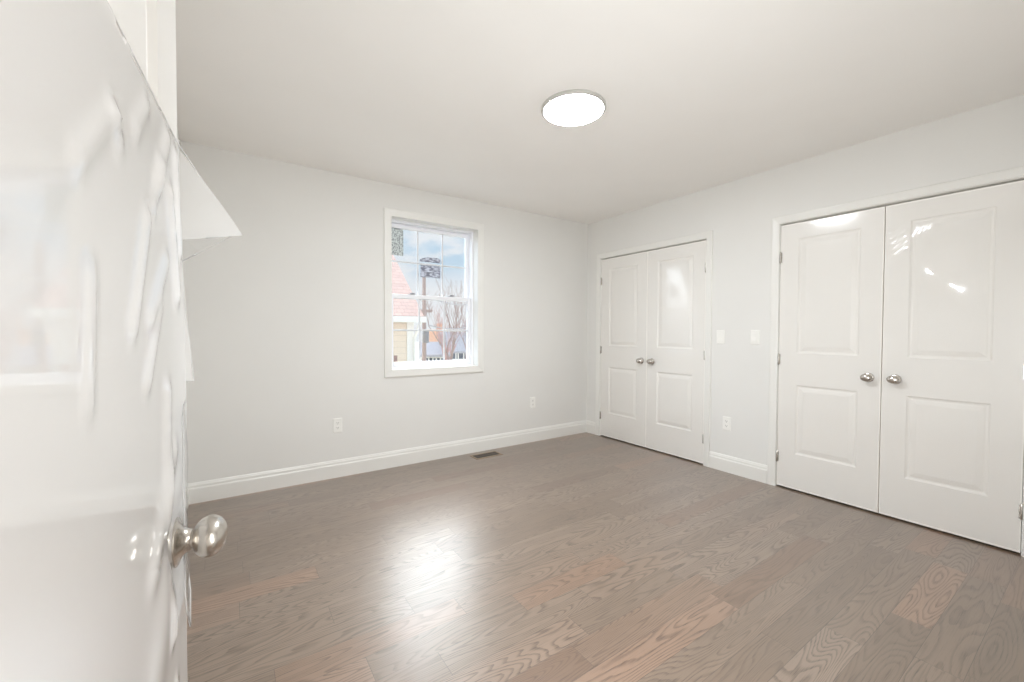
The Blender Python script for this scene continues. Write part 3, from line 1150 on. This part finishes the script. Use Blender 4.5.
# utility pole with wires
p0 = px_at(424, 279, 15)
pole = empty('utility_pole', (p0.x, p0.y, GZ))
tag(pole, 'grey brown wooden pole rising behind the neighbour house', 'pole')
hgt = p0.z - GZ + 0.25
MB().tube([(0, 0, 0), (0.01, 0, hgt * 0.5), (0.0, 0.0, hgt)], [0.10, 0.08, 0.065], 14).build('shaft', M['pole'], pole, True)
MB().box((-0.30, -0.06, hgt - 1.45), (0.30, 0.06, hgt - 1.35), 0.01).build('crossarm', M['pole'], pole)
MB().lathe([(0, 0), (0.10, 0), (0.12, 0.03), (0.12, 0.42), (0.09, 0.47), (0, 0.49)], 20, Matrix.Translation((-0.02, -0.20, hgt - 2.55))).build('transformer', M['lock'], pole, True)
for k, (py0, py1, lab) in enumerate(((297, 301, 'topmost thin wire running from the wooden pole'), (325, 322, 'lower thin wire running from the wooden pole'))):
    a, b = px_at(428, py0, 14.6), px_at(480, py1, 24)
    pts = []
    for i in range(13):
        s = i / 12
        q = a.lerp(b, s)
        q.z -= 0.25 * 4 * s * (1 - s)
        pts.append(q)
    tag(MB().tube(pts, 0.018, 6).build('overhead_wire', M['lock']), lab, 'wire')


def bare_tree(px, py_top, depth, seed, label, mat, spread=0.55, rad=0.10, base=None):
    rnd = random.Random(seed)
    top = px_at(px, py_top, depth)
    z0 = GZ if base is None else base
    hgt = top.z - z0
    mb = MB()

    def grow(p, d, L, r, lev):
        pts, rr = [p.copy()], [r]
        n = 4
        for i in range(n):
            d = (d + Vector((rnd.uniform(-.16, .16), rnd.uniform(-.16, .16), rnd.uniform(-0.02, .14)))).normalized()
            p = p + d * (L / n)
            pts.append(p.copy())
            rr.append(max(0.006, r * (1 - 0.5 * (i + 1) / n)))
        mb.tube(pts, rr, 5 if lev > 1 else 8)
        if lev < 4:
            for i in range(4 if lev < 2 else 3):
                k = rnd.randint(2, n)
                ang = rnd.uniform(0, 2 * math.pi)
                side = Vector((math.cos(ang), math.sin(ang), 0)) * spread * rnd.uniform(0.6, 1.3)
                grow(pts[k], (d * 0.8 + side + Vector((0, 0, 0.35))).normalized(), L * rnd.uniform(0.55, 0.75), rr[k] * 0.65, lev + 1)
    grow(Vector((0, 0, 0)), Vector((0, 0, 1)), hgt * 0.40, rad, 0)
    zmax = max(v.co.z for v in mb.b.verts)
    bmesh.ops.scale(mb.b, verts=mb.b.verts, vec=(hgt / zmax,) * 3)
    o = mb.build('bare_tree', mat)
    o.location = (top.x, top.y, z0)
    return tag(o, label, 'tree')


bare_tree(456, 276, 26, 3, 'tall bare tree standing before the grey roofed house', M['bark'], 0.55, 0.13)
bare_tree(447, 303, 34, 8, 'smaller reddish bare tree between pole and tall tree', M['twig'], 0.6, 0.12)
bare_tree(464, 291, 38, 15, 'bare tree at the side edge of the window opening', M['bark'], 0.55, 0.13)


def far_house(px0, px1, py_e, py_r, depth, wall, roof, label, nwin):
    a, b = px_at(px0, py_e, depth), px_at(px1, py_e, depth)
    zr = px_at((px0 + px1) / 2, py_r, depth).z
    c = (a + b) / 2
    ze = a.z
    w = (b - a).length
    root = empty('far_house', (c.x, c.y, GZ), -YAW + R_(8))
    tag(root, label, 'house')
    d = w * 0.7
    ze -= GZ
    zr -= GZ
    mb = MB()
    q = [(-d / 2, 0), (-d / 2, ze), (0, zr), (d / 2, ze), (d / 2, 0)]
    mb.loft([[(-w / 2, y, z) for y, z in q], [(w / 2, y, z) for y, z in q]])
    mb.build('wall', wall, root)
    mb = MB()
    e = 0.35
    k = (zr - ze) / (d / 2)
    for s in (1, -1):
        q = [(s * (d / 2 + e), ze - e * k + 0.02), (0, zr + 0.02), (0, zr + 0.2), (s * (d / 2 + e), ze - e * k + 0.2)]
        mb.loft([[(-w / 2 - e, y, z) for y, z in q], [(w / 2 + e, y, z) for y, z in q]])
    mb.build('roof', roof, root)
    for i in range(nwin):
        x = -w / 2 + w * (i + 0.5) / nwin
        f = MB()
        zz = ze - 1.75
        for a0, a1, b0, b1 in ((-0.55, -0.43, 0, 1.4), (0.43, 0.55, 0, 1.4), (-0.43, 0.43, 0, 0.12), (-0.43, 0.43, 1.28, 1.4), (-0.43, 0.43, 0.66, 0.74)):
            f.box((x + a0, -d / 2 - 0.06, zz + b0), (x + a1, -d / 2 + 0.02, zz + b1))
        fo = f.build('window', M['outtrim'], root)
        MB().box((x - 0.44, -d / 2 - 0.02, zz + 0.05), (x + 0.44, -d / 2 + 0.01, zz + 1.35)).build('pane', M['outglass'], fo)
    mb = MB().box((w * 0.18, -0.3, zr - 0.6), (w * 0.18 + 0.6, 0.3, zr + 0.9), 0.03)
    mb.build('chimney', roof, root)
    return root


far_house(442, 472, 348, 334, 42, M['greywall'], M['greyroof'], 'pale grey house with a grey roof and white framed windows', 4)
far_house(428, 441, 343, 331, 50, M['cream'], M['orangeroof'], 'small cream house with an orange roof beside the grey one', 2)
far_house(424, 446, 352, 344, 36, M['greywall'], M['greyroof'], 'low grey house in front of the orange roofed one', 3)
